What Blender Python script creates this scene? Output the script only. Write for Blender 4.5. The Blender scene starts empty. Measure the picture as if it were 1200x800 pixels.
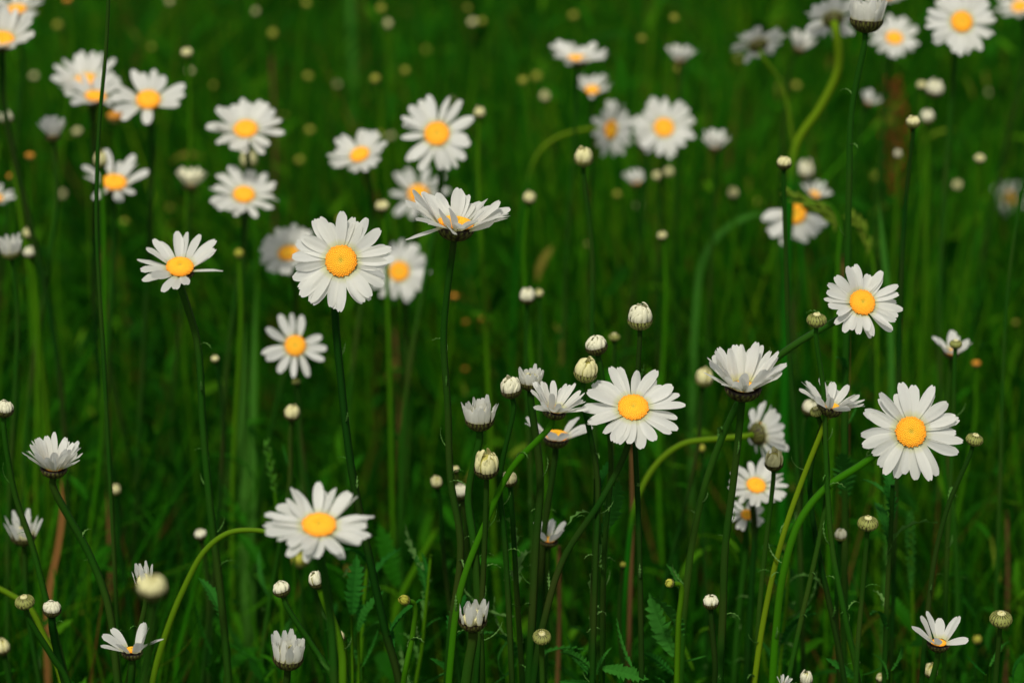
import bpy, math, random
import numpy as np
from mathutils import Vector, Matrix, noise

random.seed(7)
rng = np.random.default_rng(11)
C = bpy.context.scene.collection
SC = bpy.context.scene
R = math.radians

# ---------------------------------------------------------------- camera
H, PITCH, F = 0.95, R(14.0), 100.0 / 36.0 * 1200      # F: focal length in photo pixels
cam_d = bpy.data.cameras.new('camera')
cam = bpy.data.objects.new('camera', cam_d)
C.objects.link(cam)
cam.location = (0, 0, H)
cam.rotation_euler = (math.pi / 2 - PITCH, 0, 0)
cam_d.lens, cam_d.sensor_width = 100.0, 36.0
cam_d.clip_start, cam_d.clip_end = 0.05, 2000
cam_d.dof.use_dof = True
cam_d.dof.focus_distance = 1.40
cam_d.dof.aperture_fstop = 7.6
SC.camera = cam
# ---------------------------------------------------------------- light
SUN_EL, SUN_AZ = R(50), R(-165)          # azimuth the light comes from, measured from +Y clockwise
w = bpy.data.worlds.new('World'); SC.world = w
w.use_nodes = True
nt = w.node_tree
bg = nt.nodes['Background']
sky = nt.nodes.new('ShaderNodeTexSky')
sky.sky_type = 'NISHITA'; sky.sun_disc = False
sky.sun_elevation, sky.sun_rotation = SUN_EL, SUN_AZ
hs = nt.nodes.new('ShaderNodeHueSaturation'); hs.inputs['Saturation'].default_value = 0.08
nt.links.new(sky.outputs[0], hs.inputs['Color']); nt.links.new(hs.outputs[0], bg.inputs[0])
bg.inputs[1].default_value = 0.08
sd = bpy.data.lights.new('sun', 'SUN'); sun = bpy.data.objects.new('sun', sd); C.objects.link(sun)
sd.energy, sd.angle, sd.color = 2.3, R(7), (1.0, 0.95, 0.84)
sdir = Vector((math.sin(SUN_AZ) * math.cos(SUN_EL), math.cos(SUN_AZ) * math.cos(SUN_EL), math.sin(SUN_EL)))
sun.rotation_euler = sdir.to_track_quat('Z', 'Y').to_euler()
SC.view_settings.view_transform = 'Standard'; SC.view_settings.look = 'None'
SC.view_settings.exposure = 0.56; SC.view_settings.gamma = 1.0
SC.view_settings.use_curve_mapping = False
SC.render.engine = 'CYCLES'
SC.cycles.max_bounces = 6; SC.cycles.transmission_bounces = 4; SC.cycles.diffuse_bounces = 3
SC.cycles.use_denoising = True

# ---------------------------------------------------------------- geometry of the shot
CAM = Vector((0, 0, H))
FW = Vector((0, math.cos(PITCH), -math.sin(PITCH)))
UP = Vector((0, math.sin(PITCH), math.cos(PITCH)))
RT = Vector((1, 0, 0))
def ray(px, py): return FW + RT * ((px - 600) / F) + UP * ((400 - py) / F)
def at_d(px, py, d): return CAM + ray(px, py) * d          # d: metres along the view axis
def at_y(px, py, Y):
    r = ray(px, py); return CAM + r * (Y / r.y)
def camvec(nx, ny, away=False):
    s = max(0.0, 1 - nx * nx - ny * ny)
    return (RT * nx + UP * ny - FW * (math.sqrt(s) * (-1 if away else 1))).normalized()

# ---------------------------------------------------------------- materials
def mat(name):
    m = bpy.data.materials.new(name); m.use_nodes = True
    t = m.node_tree; b = t.nodes['Principled BSDF']
    return m, t, b
def N(t, k, **kw):
    n = t.nodes.new(k)
    for a, v in kw.items(): setattr(n, a, v)
    return n
def ramp(t, stops, interp='LINEAR'):
    r = N(t, 'ShaderNodeValToRGB'); r.color_ramp.interpolation = interp
    e = r.color_ramp.elements
    while len(e) < len(stops): e.new(0.5)
    for el, (p, c) in zip(e, stops): el.position = p; el.color = (*c, 1)
    return r
def mixc(t, fac, a, b, mode='MIX'):
    m = N(t, 'ShaderNodeMix', data_type='RGBA', blend_type=mode)
    for s, v in ((m.inputs[0], fac), (m.inputs[6], a), (m.inputs[7], b)):
        if hasattr(v, 'links'): t.links.new(v, s)
        elif isinstance(v, (int, float)): s.default_value = v
        else: s.default_value = (*v, 1)
    return m.outputs[2]
def add_translucent(t, b, col, fac):
    out = t.nodes['Material Output']
    tr = N(t, 'ShaderNodeBsdfTranslucent'); mx = N(t, 'ShaderNodeMixShader')
    mx.inputs[0].default_value = fac
    if hasattr(col, 'links'): t.links.new(col, tr.inputs[0])
    else: tr.inputs[0].default_value = (*col, 1)
    t.links.new(b.outputs[0], mx.inputs[1]); t.links.new(tr.outputs[0], mx.inputs[2])
    t.links.new(mx.outputs[0], out.inputs[0])

def petal_mat(name, tip, base, trans):
    m, t, b = mat(name)
    uv = N(t, 'ShaderNodeUVMap', uv_map='UVMap'); sp = N(t, 'ShaderNodeSeparateXYZ')
    t.links.new(uv.outputs[0], sp.inputs[0])
    r = ramp(t, [(0.0, base), (0.22, tip), (1.0, tip)]); t.links.new(sp.outputs[0], r.inputs[0])
    oi = N(t, 'ShaderNodeObjectInfo')
    v = ramp(t, [(0, (0.93, 0.93, 0.91)), (1, (1, 1, 1))]); t.links.new(oi.outputs['Random'], v.inputs[0])
    col = mixc(t, 1.0, r.outputs[0], v.outputs[0], 'MULTIPLY')
    t.links.new(col, b.inputs['Base Color'])
    b.inputs['Roughness'].default_value = 0.55; b.inputs['Specular IOR Level'].default_value = 0.25
    wv = N(t, 'ShaderNodeTexNoise'); mp = N(t, 'ShaderNodeMapping'); mp.inputs['Scale'].default_value = (1.5, 26, 1)
    t.links.new(uv.outputs[0], mp.inputs[0]); t.links.new(mp.outputs[0], wv.inputs['Vector'])
    wv.inputs['Scale'].default_value = 1.0
    bp = N(t, 'ShaderNodeBump'); bp.inputs['Strength'].default_value = 0.35; bp.inputs['Distance'].default_value = 0.0004
    t.links.new(wv.outputs[0], bp.inputs['Height']); t.links.new(bp.outputs[0], b.inputs['Normal'])
    add_translucent(t, b, col, trans)
    return m
M_PETAL = petal_mat('white_petal', (0.82, 0.82, 0.77), (0.70, 0.72, 0.36), 0.52)
M_YOUNG = petal_mat('young_petal', (0.80, 0.78, 0.58), (0.50, 0.49, 0.13), 0.28)
M_YOUNGW = petal_mat('young_white_petal', (0.80, 0.80, 0.74), (0.66, 0.64, 0.22), 0.58)
M_CREAM = petal_mat('cream_petal', (0.76, 0.72, 0.38), (0.50, 0.46, 0.09), 0.25)
M_LIME = petal_mat('lime_petal', (0.42, 0.42, 0.05), (0.25, 0.28, 0.03), 0.18)

def disc_mat(name, c0, c1, c2, c3):
    m, t, b = mat(name)
    at = N(t, 'ShaderNodeAttribute', attribute_name='rad')
    r = ramp(t, [(0.0, c0), (0.22, c1), (0.78, c2), (1.0, c3)]); t.links.new(at.outputs['Fac'], r.inputs[0])
    no = N(t, 'ShaderNodeTexNoise'); no.inputs['Scale'].default_value = 14
    tc = N(t, 'ShaderNodeTexCoord'); t.links.new(tc.outputs['Object'], no.inputs['Vector'])
    v = ramp(t, [(0.3, (0.8, 0.78, 0.8)), (0.7, (1.1, 1.1, 1.1))]); t.links.new(no.outputs[0], v.inputs[0])
    t.links.new(mixc(t, 1.0, r.outputs[0], v.outputs[0], 'MULTIPLY'), b.inputs['Base Color'])
    b.inputs['Roughness'].default_value = 0.6
    b.inputs['Subsurface Weight'].default_value = 0.0
    return m
M_DISC = disc_mat('yellow_disc', (0.50, 0.40, 0.02), (0.92, 0.50, 0.008), (0.92, 0.42, 0.006), (0.86, 0.29, 0.003))
M_SPENT = disc_mat('spent_disc', (0.5, 0.26, 0.01), (0.6, 0.28, 0.01), (0.6, 0.24, 0.01), (0.4, 0.16, 0.01))

def bract_mat(name, mid, edge, lo, hi):
    m, t, b = mat(name)
    at = N(t, 'ShaderNodeAttribute', attribute_name='edge')
    r = ramp(t, [(lo, mid), (hi, edge)]); t.links.new(at.outputs['Fac'], r.inputs[0])
    t.links.new(r.outputs[0], b.inputs['Base Color'])
    b.inputs['Roughness'].default_value = 0.6; b.inputs['Specular IOR Level'].default_value = 0.25
    return m
M_BRACT = bract_mat('bract_dark', (0.10, 0.11, 0.018), (0.020, 0.012, 0.005), 0.15, 0.7)
M_BRACT2 = bract_mat('bract_pale', (0.22, 0.24, 0.055), (0.035, 0.028, 0.008), 0.45, 0.85)

def stem_mat(name, a, b_, red=0.0, low=False):
    m, t, b = mat(name)
    oi = N(t, 'ShaderNodeObjectInfo')
    r = ramp(t, [(0, a), (1, b_)]); t.links.new(oi.outputs['Random'], r.inputs[0])
    tc = N(t, 'ShaderNodeTexCoord'); no = N(t, 'ShaderNodeTexNoise'); no.inputs['Scale'].default_value = 18
    t.links.new(tc.outputs['Object'], no.inputs['Vector'])
    rr = ramp(t, [(0.45, (0, 0, 0)), (0.75, (red, red, red))]); t.links.new(no.outputs[0], rr.inputs[0])
    col = mixc(t, rr.outputs[0], r.outputs[0], (0.05, 0.03, 0.010))
    if low:      # the pale upper part of a stem turns dark green further down the plant
        at = N(t, 'ShaderNodeAttribute', attribute_name='tone')
        col = mixc(t, at.outputs['Fac'], col, (0.006, 0.08, 0.002))
    t.links.new(col, b.inputs['Base Color'])
    b.inputs['Roughness'].default_value = 0.6; b.inputs['Specular IOR Level'].default_value = 0.03
    no2 = N(t, 'ShaderNodeTexNoise'); no2.inputs['Scale'].default_value = 900
    t.links.new(tc.outputs['Object'], no2.inputs['Vector'])
    bp = N(t, 'ShaderNodeBump'); bp.inputs['Strength'].default_value = 0.25; bp.inputs['Distance'].default_value = 0.0005
    t.links.new(no2.outputs[0], bp.inputs['Height']); t.links.new(bp.outputs[0], b.inputs['Normal'])
    return m
M_STEM = stem_mat('stem_green', (0.004, 0.030, 0.002), (0.012, 0.062, 0.003), 0.4)
M_STEMP = stem_mat('stem_pale', (0.06, 0.135, 0.003), (0.10, 0.17, 0.004), 0.08, low=True)
M_STEMB = stem_mat('stem_brown', (0.085, 0.045, 0.016), (0.12, 0.065, 0.02), 0.3)
M_STEMM = stem_mat('stem_mid', (0.020, 0.11, 0.001), (0.045, 0.13, 0.002), 0.1)

def leaf_mat(name, stops, trans=0.3, attr=True):
    m, t, b = mat(name)
    if attr: at = N(t, 'ShaderNodeAttribute', attribute_name='tone'); o = at.outputs['Fac']
    else: oi = N(t, 'ShaderNodeObjectInfo'); o = oi.outputs['Random']
    r = ramp(t, stops); t.links.new(o, r.inputs[0])
    t.links.new(r.outputs[0], b.inputs['Base Color'])
    b.inputs['Roughness'].default_value = 0.7; b.inputs['Specular IOR Level'].default_value = 0.05
    add_translucent(t, b, r.outputs[0], trans)
    return m
M_GRASS = leaf_mat('grass', [(0.0, (0.002, 0.024, 0.0004)), (0.30, (0.005, 0.056, 0.0004)), (0.55, (0.013, 0.110, 0.0006)), (0.75, (0.034, 0.155, 0.0008)),
                             (0.90, (0.085, 0.18, 0.0015)), (0.945, (0.10, 0.20, 0.003)), (0.965, (0.06, 0.04, 0.008)), (1.0, (0.12, 0.055, 0.012))])
M_LEAF = leaf_mat('leaf', [(0.0, (0.005, 0.050, 0.001)), (0.6, (0.015, 0.115, 0.001)), (0.93, (0.065, 0.18, 0.003)), (1.0, (0.16, 0.13, 0.02))], 0.25)
M_LEAFO = leaf_mat('stem_leaf', [(0.0, (0.008, 0.085, 0.006)), (1.0, (0.030, 0.15, 0.014))], 0.25, attr=False)
M_LIMEGRASS = leaf_mat('lime_grass', [(0.0, (0.10, 0.19, 0.012)), (1.0, (0.16, 0.24, 0.02))], 0.3, attr=False)
M_MIDGRASS = leaf_mat('mid_grass', [(0.0, (0.03, 0.14, 0.012)), (1.0, (0.05, 0.17, 0.015))], 0.3, attr=False)
M_DRY = leaf_mat('dry_leaf', [(0.0, (0.16, 0.07, 0.02)), (1.0, (0.2, 0.10, 0.025))], 0.2, attr=False)
M_SORREL = leaf_mat('sorrel_seed', [(0.0, (0.15, 0.04, 0.010)), (1.0, (0.20, 0.06, 0.012))], 0.2, attr=False)

m, t, b = mat('soil')
no = N(t, 'ShaderNodeTexNoise'); no.inputs['Scale'].default_value = 30; no.inputs['Detail'].default_value = 8
tc = N(t, 'ShaderNodeTexCoord'); t.links.new(tc.outputs['Object'], no.inputs['Vector'])
r = ramp(t, [(0.3, (0.012, 0.022, 0.006)), (0.7, (0.025, 0.05, 0.010))]); t.links.new(no.outputs[0], r.inputs[0])
t.links.new(r.outputs[0], b.inputs['Base Color']); b.inputs['Roughness'].default_value = 0.95
M_SOIL = m

# ---------------------------------------------------------------- mesh helpers
def mesh(name, V, Fc, material, uv=None, attrs=None, smooth=True):
    me = bpy.data.meshes.new(name)
    me.from_pydata([tuple(v) for v in V], [], Fc)
    if uv is not None:
        l = me.uv_layers.new(name='UVMap')
        vi = np.empty(len(me.loops), np.int32); me.loops.foreach_get('vertex_index', vi)
        l.data.foreach_set('uv', np.asarray(uv, np.float32)[vi].ravel())
    for k, a in (attrs or {}).items():
        me.attributes.new(k, 'FLOAT', 'POINT').data.foreach_set('value', np.asarray(a, np.float32))
    if smooth: me.polygons.foreach_set('use_smooth', [True] * len(me.polygons))
    me.materials.append(material); me.update()
    return me
def grid_faces(nu, nv, off=0):
    return [(off + i * nv + j, off + i * nv + j + 1, off + (i + 1) * nv + j + 1, off + (i + 1) * nv + j)
            for i in range(nu - 1) for j in range(nv - 1)]
def link(name, data, parent=None, mtx=None):
    o = bpy.data.objects.new(name, data); C.objects.link(o)
    if parent: o.parent = parent
    if mtx is not None: o.matrix_basis = mtx
    return o
def thing(name, label, cat, loc, group=None, kind=None):
    o = bpy.data.objects.new(name, None); C.objects.link(o); o.location = loc
    o.empty_display_size = 0.02
    o['label'] = label; o['category'] = cat
    if group: o['group'] = group
    if kind: o['kind'] = kind
    return o

# ---- petals: unit length (X) and unit width (Y), both scaled by the object
def petal_mesh(name, curl, trough, notch, twist, seed, material, tip=0.17):
    rs = random.Random(seed); nu, nv = 12, 9; V = []; UV = []
    th = 0; x = z = 0; cx = []; 
    for i in range(nu):
        s = i / (nu - 1); cx.append((x, z)); a = curl[0] * s + curl[1] * s * s
        x += math.cos(a) / (nu - 1); z += math.sin(a) / (nu - 1)
    side = rs.uniform(-0.03, 0.03); teeth = [rs.uniform(-0.02, 0.02) for _ in range(3)]
    for i in range(nu):
        s = i / (nu - 1)
        wd = 0.5 * (0.50 + 0.50 * math.sin(min(s / 0.6, 1) * math.pi / 2)) * (1 - 0.05 * max(0, (s - 0.75) / 0.25))
        for j in range(nv):
            v = j / (nv - 1) * 2 - 1
            k = max(0.0, (s - 0.62) / 0.38)
            drop = k * (tip * abs(v) ** 2.7 + notch * (0.5 - 0.5 * math.cos(3 * math.pi * (v + 1) * 1.0)) * (1 - abs(v) ** 3) + teeth[min(2, j // 3)] * k)
            px, pz = cx[i]
            y = v * wd * (1 - 0.13 * k * abs(v)) + side * s * s * 4
            zz = pz + trough * (v * v) * wd * 0.5 + 0.022 * math.cos(v * math.pi * 2.0) * min(1, s * 3) * 0.6
            zz += twist * v * s * 0.12
            V.append((px - drop, y, zz)); UV.append((s, (v + 1) / 2))
    return mesh(name, V, grid_faces(nu, nv), material, UV)
CURLS = [((0.15, -0.55), 0.25), ((0.05, -0.35), 0.15), ((0.3, -0.8), 0.35), ((0.0, -0.15), -0.2), ((0.1, 0.15), 0.3),
         ((-0.1, -0.4), 0.1), ((0.2, -0.4), -0.25), ((0.05, -0.7), 0.3)]
PET = [petal_mesh('petal', c, tr, [0.03, 0.05, 0.015][i % 3], ((i * 37) % 7 - 3) / 3, i, M_PETAL) for i, (c, tr) in enumerate(CURLS)]
PETY = [petal_mesh('young_petal', c, 0.5, 0.03, ((i * 31) % 7 - 3) / 3, i + 40, M_YOUNG) for i, c in enumerate([(0.35, 0.3), (0.1, 0.5), (0.5, 0.0), (0.2, 0.8)])]
UPR = [petal_mesh('petal', c, 0.45, 0.04, ((i * 31) % 7 - 3) / 3, i + 60, M_PETAL) for i, c in enumerate([(0.25, 0.1), (0.05, -0.1), (0.35, -0.3), (0.2, 0.35)])]

UPRY = [petal_mesh('petal', c, 0.55, 0.04, ((i * 31) % 7 - 3) / 3, i + 80, M_YOUNGW, 0.36) for i, c in enumerate([(0.15, 0.2), (0.05, 0.1), (0.2, -0.1), (0.1, 0.35)])]
# ---- disc of florets, radius 1
def disc_mesh(name, n, seed, dome, material):
    V = []; Fc = []; rad = []; rs = random.Random(seed)
    def hgt(r): return dome * math.sqrt(max(0, 1 - (r * 0.97) ** 2)) - 0.16 * math.exp(-(r / 0.22) ** 2)
    # base dome
    nr, na = 12, 32
    for i in range(nr + 1):
        r_ = i / nr * 1.0
        for j in range(na):
            a = 2 * math.pi * j / na; V.append((r_ * math.cos(a), r_ * math.sin(a), hgt(r_) - 0.02)); rad.append(r_)
    for i in range(nr):
        for j in range(na):
            Fc.append((i * na + j, (i + 1) * na + j, (i + 1) * na + (j + 1) % na, i * na + (j + 1) % na))
    for k in range(n):
        r_ = math.sqrt((k + 0.5) / n) * 0.99; a = k * 2.399963
        rr = r_ + rs.uniform(-0.01, 0.01)
        c = Vector((rr * math.cos(a), rr * math.sin(a), hgt(rr)))
        nrm = Vector((c.x * dome * 1.2, c.y * dome * 1.2, 0.6 + dome * 0.4)).normalized()
        size = (0.9 + 0.5 * r_) / math.sqrt(n) * 0.95
        ht = size * rs.uniform(0.7, 1.3) * (0.35 + 0.75 * r_)
        q = nrm.to_track_quat('Z', 'Y'); o0 = len(V)
        for (rr2, zz) in ((1.0, 0), (0.95, 0.6), (0.45, 1.0)):
            for j in range(6):
                b_ = j * math.pi / 3 + k
                V.append(c + q @ Vector((rr2 * size * math.cos(b_), rr2 * size * math.sin(b_), zz * ht))); rad.append(min(1, r_ + rs.uniform(-0.05, 0.05)))
        for i in range(2):
            for j in range(6):
                Fc.append((o0 + i * 6 + j, o0 + i * 6 + (j + 1) % 6, o0 + (i + 1) * 6 + (j + 1) % 6, o0 + (i + 1) * 6 + j))
        Fc.append(tuple(o0 + 12 + j for j in range(6)))
    return mesh(name, V, Fc, material, attrs={'rad': rad})
DISC = [disc_mesh('disc', 260, s, dm, M_DISC) for s, dm in ((1, 0.34), (2, 0.45), (3, 0.26))]
DISCS = disc_mesh('disc', 120, 5, 0.8, M_SPENT)

# ---- cup of overlapping bracts along a profile (radius, z)
def prof_at(P, t):
    t = max(0, min(1, t)) * (len(P) - 1); i = min(int(t), len(P) - 2); f = t - i
    return P[i][0] + (P[i + 1][0] - P[i][0]) * f, P[i][1] + (P[i + 1][1] - P[i][1]) * f
def smooth_prof(P, n=24):
    out = []
    for k in range(n + 1):
        t = k / n * (len(P) - 1); i = min(int(t), len(P) - 2); f = t - i
        p = [P[max(0, i - 1)], P[i], P[i + 1], P[min(len(P) - 1, i + 2)]]
        out.append(tuple(0.5 * (2 * p[1][c] + (p[2][c] - p[0][c]) * f + (2 * p[0][c] - 5 * p[1][c] + 4 * p[2][c] - p[3][c]) * f * f +
                                (-p[0][c] + 3 * p[1][c] - 3 * p[2][c] + p[3][c]) * f ** 3) for c in (0, 1)))
    return out
def cup_mesh(name, P, rows, material, seed, lift=0.05):
    rs = random.Random(seed); P = smooth_prof(P); V = []; Fc = []; E = []; na = 24; nr = 14
    for i in range(nr + 1):
        r_, z = prof_at(P, i / nr)
        for j in range(na):
            a = 2 * math.pi * j / na; V.append((r_ * math.cos(a), r_ * math.sin(a), z)); E.append(1.0)
    for i in range(nr):
        for j in range(na): Fc.append((i * na + j, i * na + (j + 1) % na, (i + 1) * na + (j + 1) % na, (i + 1) * na + j))
    Fc.append(tuple(range(na - 1, -1, -1)))
    for ri, (t0, t1, n, hw) in enumerate(rows):
        for k in range(n):
            a0 = 2 * math.pi * (k + 0.5 * (ri % 2)) / n + rs.uniform(-.06, .06); tt1 = t1 + rs.uniform(-.04, .03); o0 = len(V)
            nu, nv = 7, 5
            for i in range(nu):
                s = i / (nu - 1); r_, z = prof_at(P, t0 + (tt1 - t0) * s)
                w_ = hw * (0.75 + 0.4 * math.sin(s * math.pi * 0.9)) * (1 - s ** 3 * 0.8)
                for j in range(nv):
                    v = j / (nv - 1) * 2 - 1; a = a0 + v * w_
                    o = lift * (0.25 + 0.9 * s) * (1 - 0.6 * v * v)
                    V.append(((r_ + o) * math.cos(a), (r_ + o) * math.sin(a), z + 0.15 * o)); E.append(max(abs(v) * 0.9, s ** 4))
            Fc += grid_faces(nu, nv, o0)
    return mesh(name, V, Fc, material, attrs={'edge': E})
CUP = [cup_mesh('flower_head', [(0.06, -0.26), (0.17, -0.24), (0.27, -0.16), (0.315, -0.07), (0.30, -0.015)],
                [(0.1, 0.55, 12, 0.24), (0.3, 0.8, 16, 0.2), (0.5, 1.0, 20, 0.17)], M_BRACT, s, 0.02) for s in (1, 2)]
# bud heads: unit half width, cup only or nearly closed globe
BUDCUP = cup_mesh('bud_head', [(0.10, -0.66), (0.36, -0.62), (0.68, -0.42), (0.89, -0.12), (0.93, 0.14)],
                  [(0.05, 0.5, 12, 0.24), (0.25, 0.72, 16, 0.19), (0.42, 0.9, 20, 0.15), (0.6, 1.1, 22, 0.13)], M_BRACT, 5, 0.05)
BUDCUPP = cup_mesh('bud_head', [(0.10, -0.66), (0.36, -0.62), (0.68, -0.42), (0.89, -0.12), (0.93, 0.14)],
                   [(0.05, 0.5, 12, 0.24), (0.25, 0.72, 16, 0.19), (0.42, 0.9, 20, 0.15), (0.6, 1.1, 22, 0.13)], M_BRACT2, 6, 0.05)
GLOBE = cup_mesh('bud_head', [(0.12, -0.68), (0.5, -0.62), (0.86, -0.32), (0.97, 0.0), (0.82, 0.36), (0.5, 0.54), (0.2, 0.6)],
                 [(0.05, 0.4, 12, 0.24), (0.2, 0.6, 15, 0.2), (0.38, 0.8, 18, 0.16), (0.55, 1.0, 18, 0.13)], M_BRACT2, 7, 0.05)

# ---- folded petals of a bud (unit half width)
def tuft_mesh(name, material, h, close, n, seed, rag=0.12):
    rs = random.Random(seed); V = []; Fc = []; UV = []
    # solid core
    P = smooth_prof([(0.8, 0.0), (0.86, h * 0.35), (0.72, h * 0.7), (0.4, h * 0.9), (0.02, h * 0.93)])
    na, nr = 20, 10
    for i in range(nr + 1):
        r_, z = prof_at(P, i / nr)
        for j in range(na):
            a = 2 * math.pi * j / na; V.append((r_ * 0.84 * math.cos(a), r_ * 0.84 * math.sin(a), z * 0.90)); UV.append((0.02, 0.5))
    for i in range(nr):
        for j in range(na): Fc.append((i * na + j, i * na + (j + 1) % na, (i + 1) * na + (j + 1) % na, (i + 1) * na + j))
    for layer in range(3):
        nn_ = n - layer * 2
        for k in range(nn_):
            a0 = 2 * math.pi * (k + 0.5 * layer) / nn_ + rs.uniform(-.24, .24); tw = rs.uniform(-0.35, 0.8); dr = rs.uniform(-.05, .05); ww = rs.uniform(.75, 1.15)
            hh = 1 + rs.uniform(-rag, rag) + layer * 0.10; end = min(1, close * rs.uniform(0.5, 1.02)); nu, nv = 9, 5; o0 = len(V)
            sh = 1.03 - layer * 0.10; flare = rs.uniform(0, 0.10)
            for i in range(nu):
                s = i / (nu - 1); r_, z = prof_at(P, s * end); r_ *= sh
                w_ = 0.20 * ww * (0.75 + 0.4 * math.sin(s * math.pi * .8)) * (1 - 0.6 * s ** 4)
                aa = a0 + tw * s * s
                for j in range(nv):
                    v = j / (nv - 1) * 2 - 1
                    rr = r_ + dr * s + 0.10 * (1 - v * v) - 0.05 + flare * s ** 3
                    off = v * w_
                    V.append((rr * math.cos(aa) - off * math.sin(aa), rr * math.sin(aa) + off * math.cos(aa), z * hh + 0.05 * (1 - v * v) * s)); UV.append((0.12 + s * 0.5, j / (nv - 1)))
            Fc += grid_faces(nu, nv, o0)
    return mesh(name, V, Fc, material, UV)
TUFT = {k: [tuft_mesh('folded_petals', m_, h, cl, 12, s + i, rg) for i, (h, cl, rg) in enumerate([(1.15, 0.90, .16), (1.4, 0.85, .22), (0.85, 0.95, .12)])]
        for k, m_, s in (('white', M_YOUNG, 1), ('cream', M_CREAM, 10), ('lime', M_LIME, 20))}

# ---- toothed leaves: unit length, along X, several shapes
def leaf_geo(seed, n=18, width=0.16, teeth=0.5, curl=0.8, narrow=False):
    rs = random.Random(seed); V = []; Fc = []; x = z = 0
    for i in range(n + 1):
        s = i / n; a = curl * (0.4 - s) ; 
        wd = width * (math.sin(math.pi * min(1, s * 0.86 + 0.10)) ** 0.8)
        if narrow: wd = width * (0.35 + 0.65 * s) * (1 - max(0, (s - 0.8) / 0.2) ** 2)
        if i == n: wd = 0.004
        tooth = 1.0 if i % 2 == 0 else 1 - teeth * rs.uniform(0.7, 1.1)
        fwd = 0.03 if i % 2 == 0 else -0.012
        jit = rs.uniform(0.7, 1.2); tooth *= rs.uniform(0.8, 1.1)
        V += [(x + fwd, -wd * tooth * jit, z + 0.35 * wd), (x, 0, z), (x + fwd, wd * tooth * rs.uniform(0.85, 1.15), z + 0.35 * wd)]
        x += math.cos(a) / n; z += math.sin(a) / n
    for i in range(n):
        for j in (0, 1): Fc.append((i * 3 + j, i * 3 + j + 1, i * 3 + 3 + j + 1, i * 3 + 3 + j))
    return V, Fc
LEAFG = [leaf_geo(1, 22, 0.12, 0.45, 1.0), leaf_geo(2, 26, 0.07, 0.6, 1.6), leaf_geo(3, 20, 0.16, 0.35, 0.6), leaf_geo(4, 24, 0.05, 0.7, -0.9)]
LEAF = [mesh('leaf', V, Fc, M_LEAFO, smooth=False) for V, Fc in LEAFG]
M_CURL = leaf_mat('tip_leaf', [(0.0, (0.05, 0.16, 0.02)), (1.0, (0.12, 0.24, 0.06))], 0.3, attr=False)
CURLY = [mesh('leaf', *leaf_geo(10 + i, 14, 0.07, 0.75, c), M_CURL, smooth=False) for i, c in enumerate((2.2, -1.4, 3.0))]

# ---- tubes
def catmull(P, per=7):
    """centripetal Catmull-Rom through the points"""
    P = [P[0]] + [q for p_, q in zip(P, P[1:]) if (q - p_).length > 1e-5]
    E = [P[0] * 2 - P[1]] + P + [P[-1] * 2 - P[-2]]; out = []
    for i in range(1, len(E) - 2):
        p0, p1, p2, p3 = E[i - 1:i + 3]
        t0 = 0.0; t1 = t0 + (p1 - p0).length ** 0.5; t2 = t1 + (p2 - p1).length ** 0.5; t3 = t2 + (p3 - p2).length ** 0.5
        for k in range(per):
            t_ = t1 + (t2 - t1) * k / per
            a1 = p0.lerp(p1, (t_ - t0) / (t1 - t0)); a2 = p1.lerp(p2, (t_ - t1) / (t2 - t1)); a3 = p2.lerp(p3, (t_ - t2) / (t3 - t2))
            b1 = a1.lerp(a2, (t_ - t0) / (t2 - t0)); b2 = a2.lerp(a3, (t_ - t1) / (t3 - t1))
            out.append(b1.lerp(b2, (t_ - t1) / (t2 - t1)))
    out.append(P[-1]); return out
def tube_geo(P, radii, sides=8, ridge=0.12):
    V = []; Fc = []; n = len(P); ref = Vector((0.3, 1, 0)).normalized()
    for i, p in enumerate(P):
        t_ = (P[min(n - 1, i + 1)] - P[max(0, i - 1)]).normalized()
        u = (ref - t_ * ref.dot(t_)).normalized(); v = t_.cross(u); ref = u
        for j in range(sides):
            a = 2 * math.pi * j / sides; r_ = radii[i] * (1 + (ridge if j % 2 else -ridge))
            V.append(p + u * (r_ * math.cos(a)) + v * (r_ * math.sin(a)))
    for i in range(n - 1):
        for j in range(sides): Fc.append((i * sides + j, i * sides + (j + 1) % sides, (i + 1) * sides + (j + 1) % sides, (i + 1) * sides + j))
    Fc.append(tuple(range(sides))); Fc.append(tuple((n - 1) * sides + j for j in range(sides - 1, -1, -1)))
    return V, Fc
def stem_path(P, n, back, pts, rs, Yoff=0.0):
    """world points from the head down to the ground"""
    L = [P - n * back]
    L.append(P - n * (back + (0.005 if pts else 0.010)))
    Y = L[-1].y + 0.004 + Yoff
    if pts:
        for (x, y) in pts:
            q = at_y(x, y, Y)
            if len(L) > 2 or ((q - L[-1]).length > 0.016 and (q - L[0]).dot(-n) > 0.010): L.append(q)
            Y += rs.uniform(-0.002, 0.004)
    else:
        q = L[-1]; sx = rs.uniform(-0.05, 0.05)
        L.append(Vector((q.x - n.x * 0.012, q.y - n.y * 0.012, q.z - 0.03)))
        q = L[-1]; lean = rs.uniform(-0.12, 0.12); k = 4; zz = q.z
        for i in range(1, k):
            f = i / k; L.append(Vector((q.x + lean * zz * f + 0.012 * math.sin(f * 5 + sx * 90), q.y + rs.uniform(-.004, .004), zz * (1 - f))))
    a, b_ = L[-2], L[-1]; d = (b_ - a)
    slope = max(-0.35, min(0.35, d.x / max(0.02, -d.z))) * 0.5 if d.z < 0 else 0
    if pts and b_.z > 0.15:
        L.append(Vector((b_.x + slope * b_.z * 0.5, b_.y, b_.z * 0.5)))
    L.append(Vector((b_.x + slope * b_.z * 0.8, b_.y, -0.004)))
    return L
SMALL = 0
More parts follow.
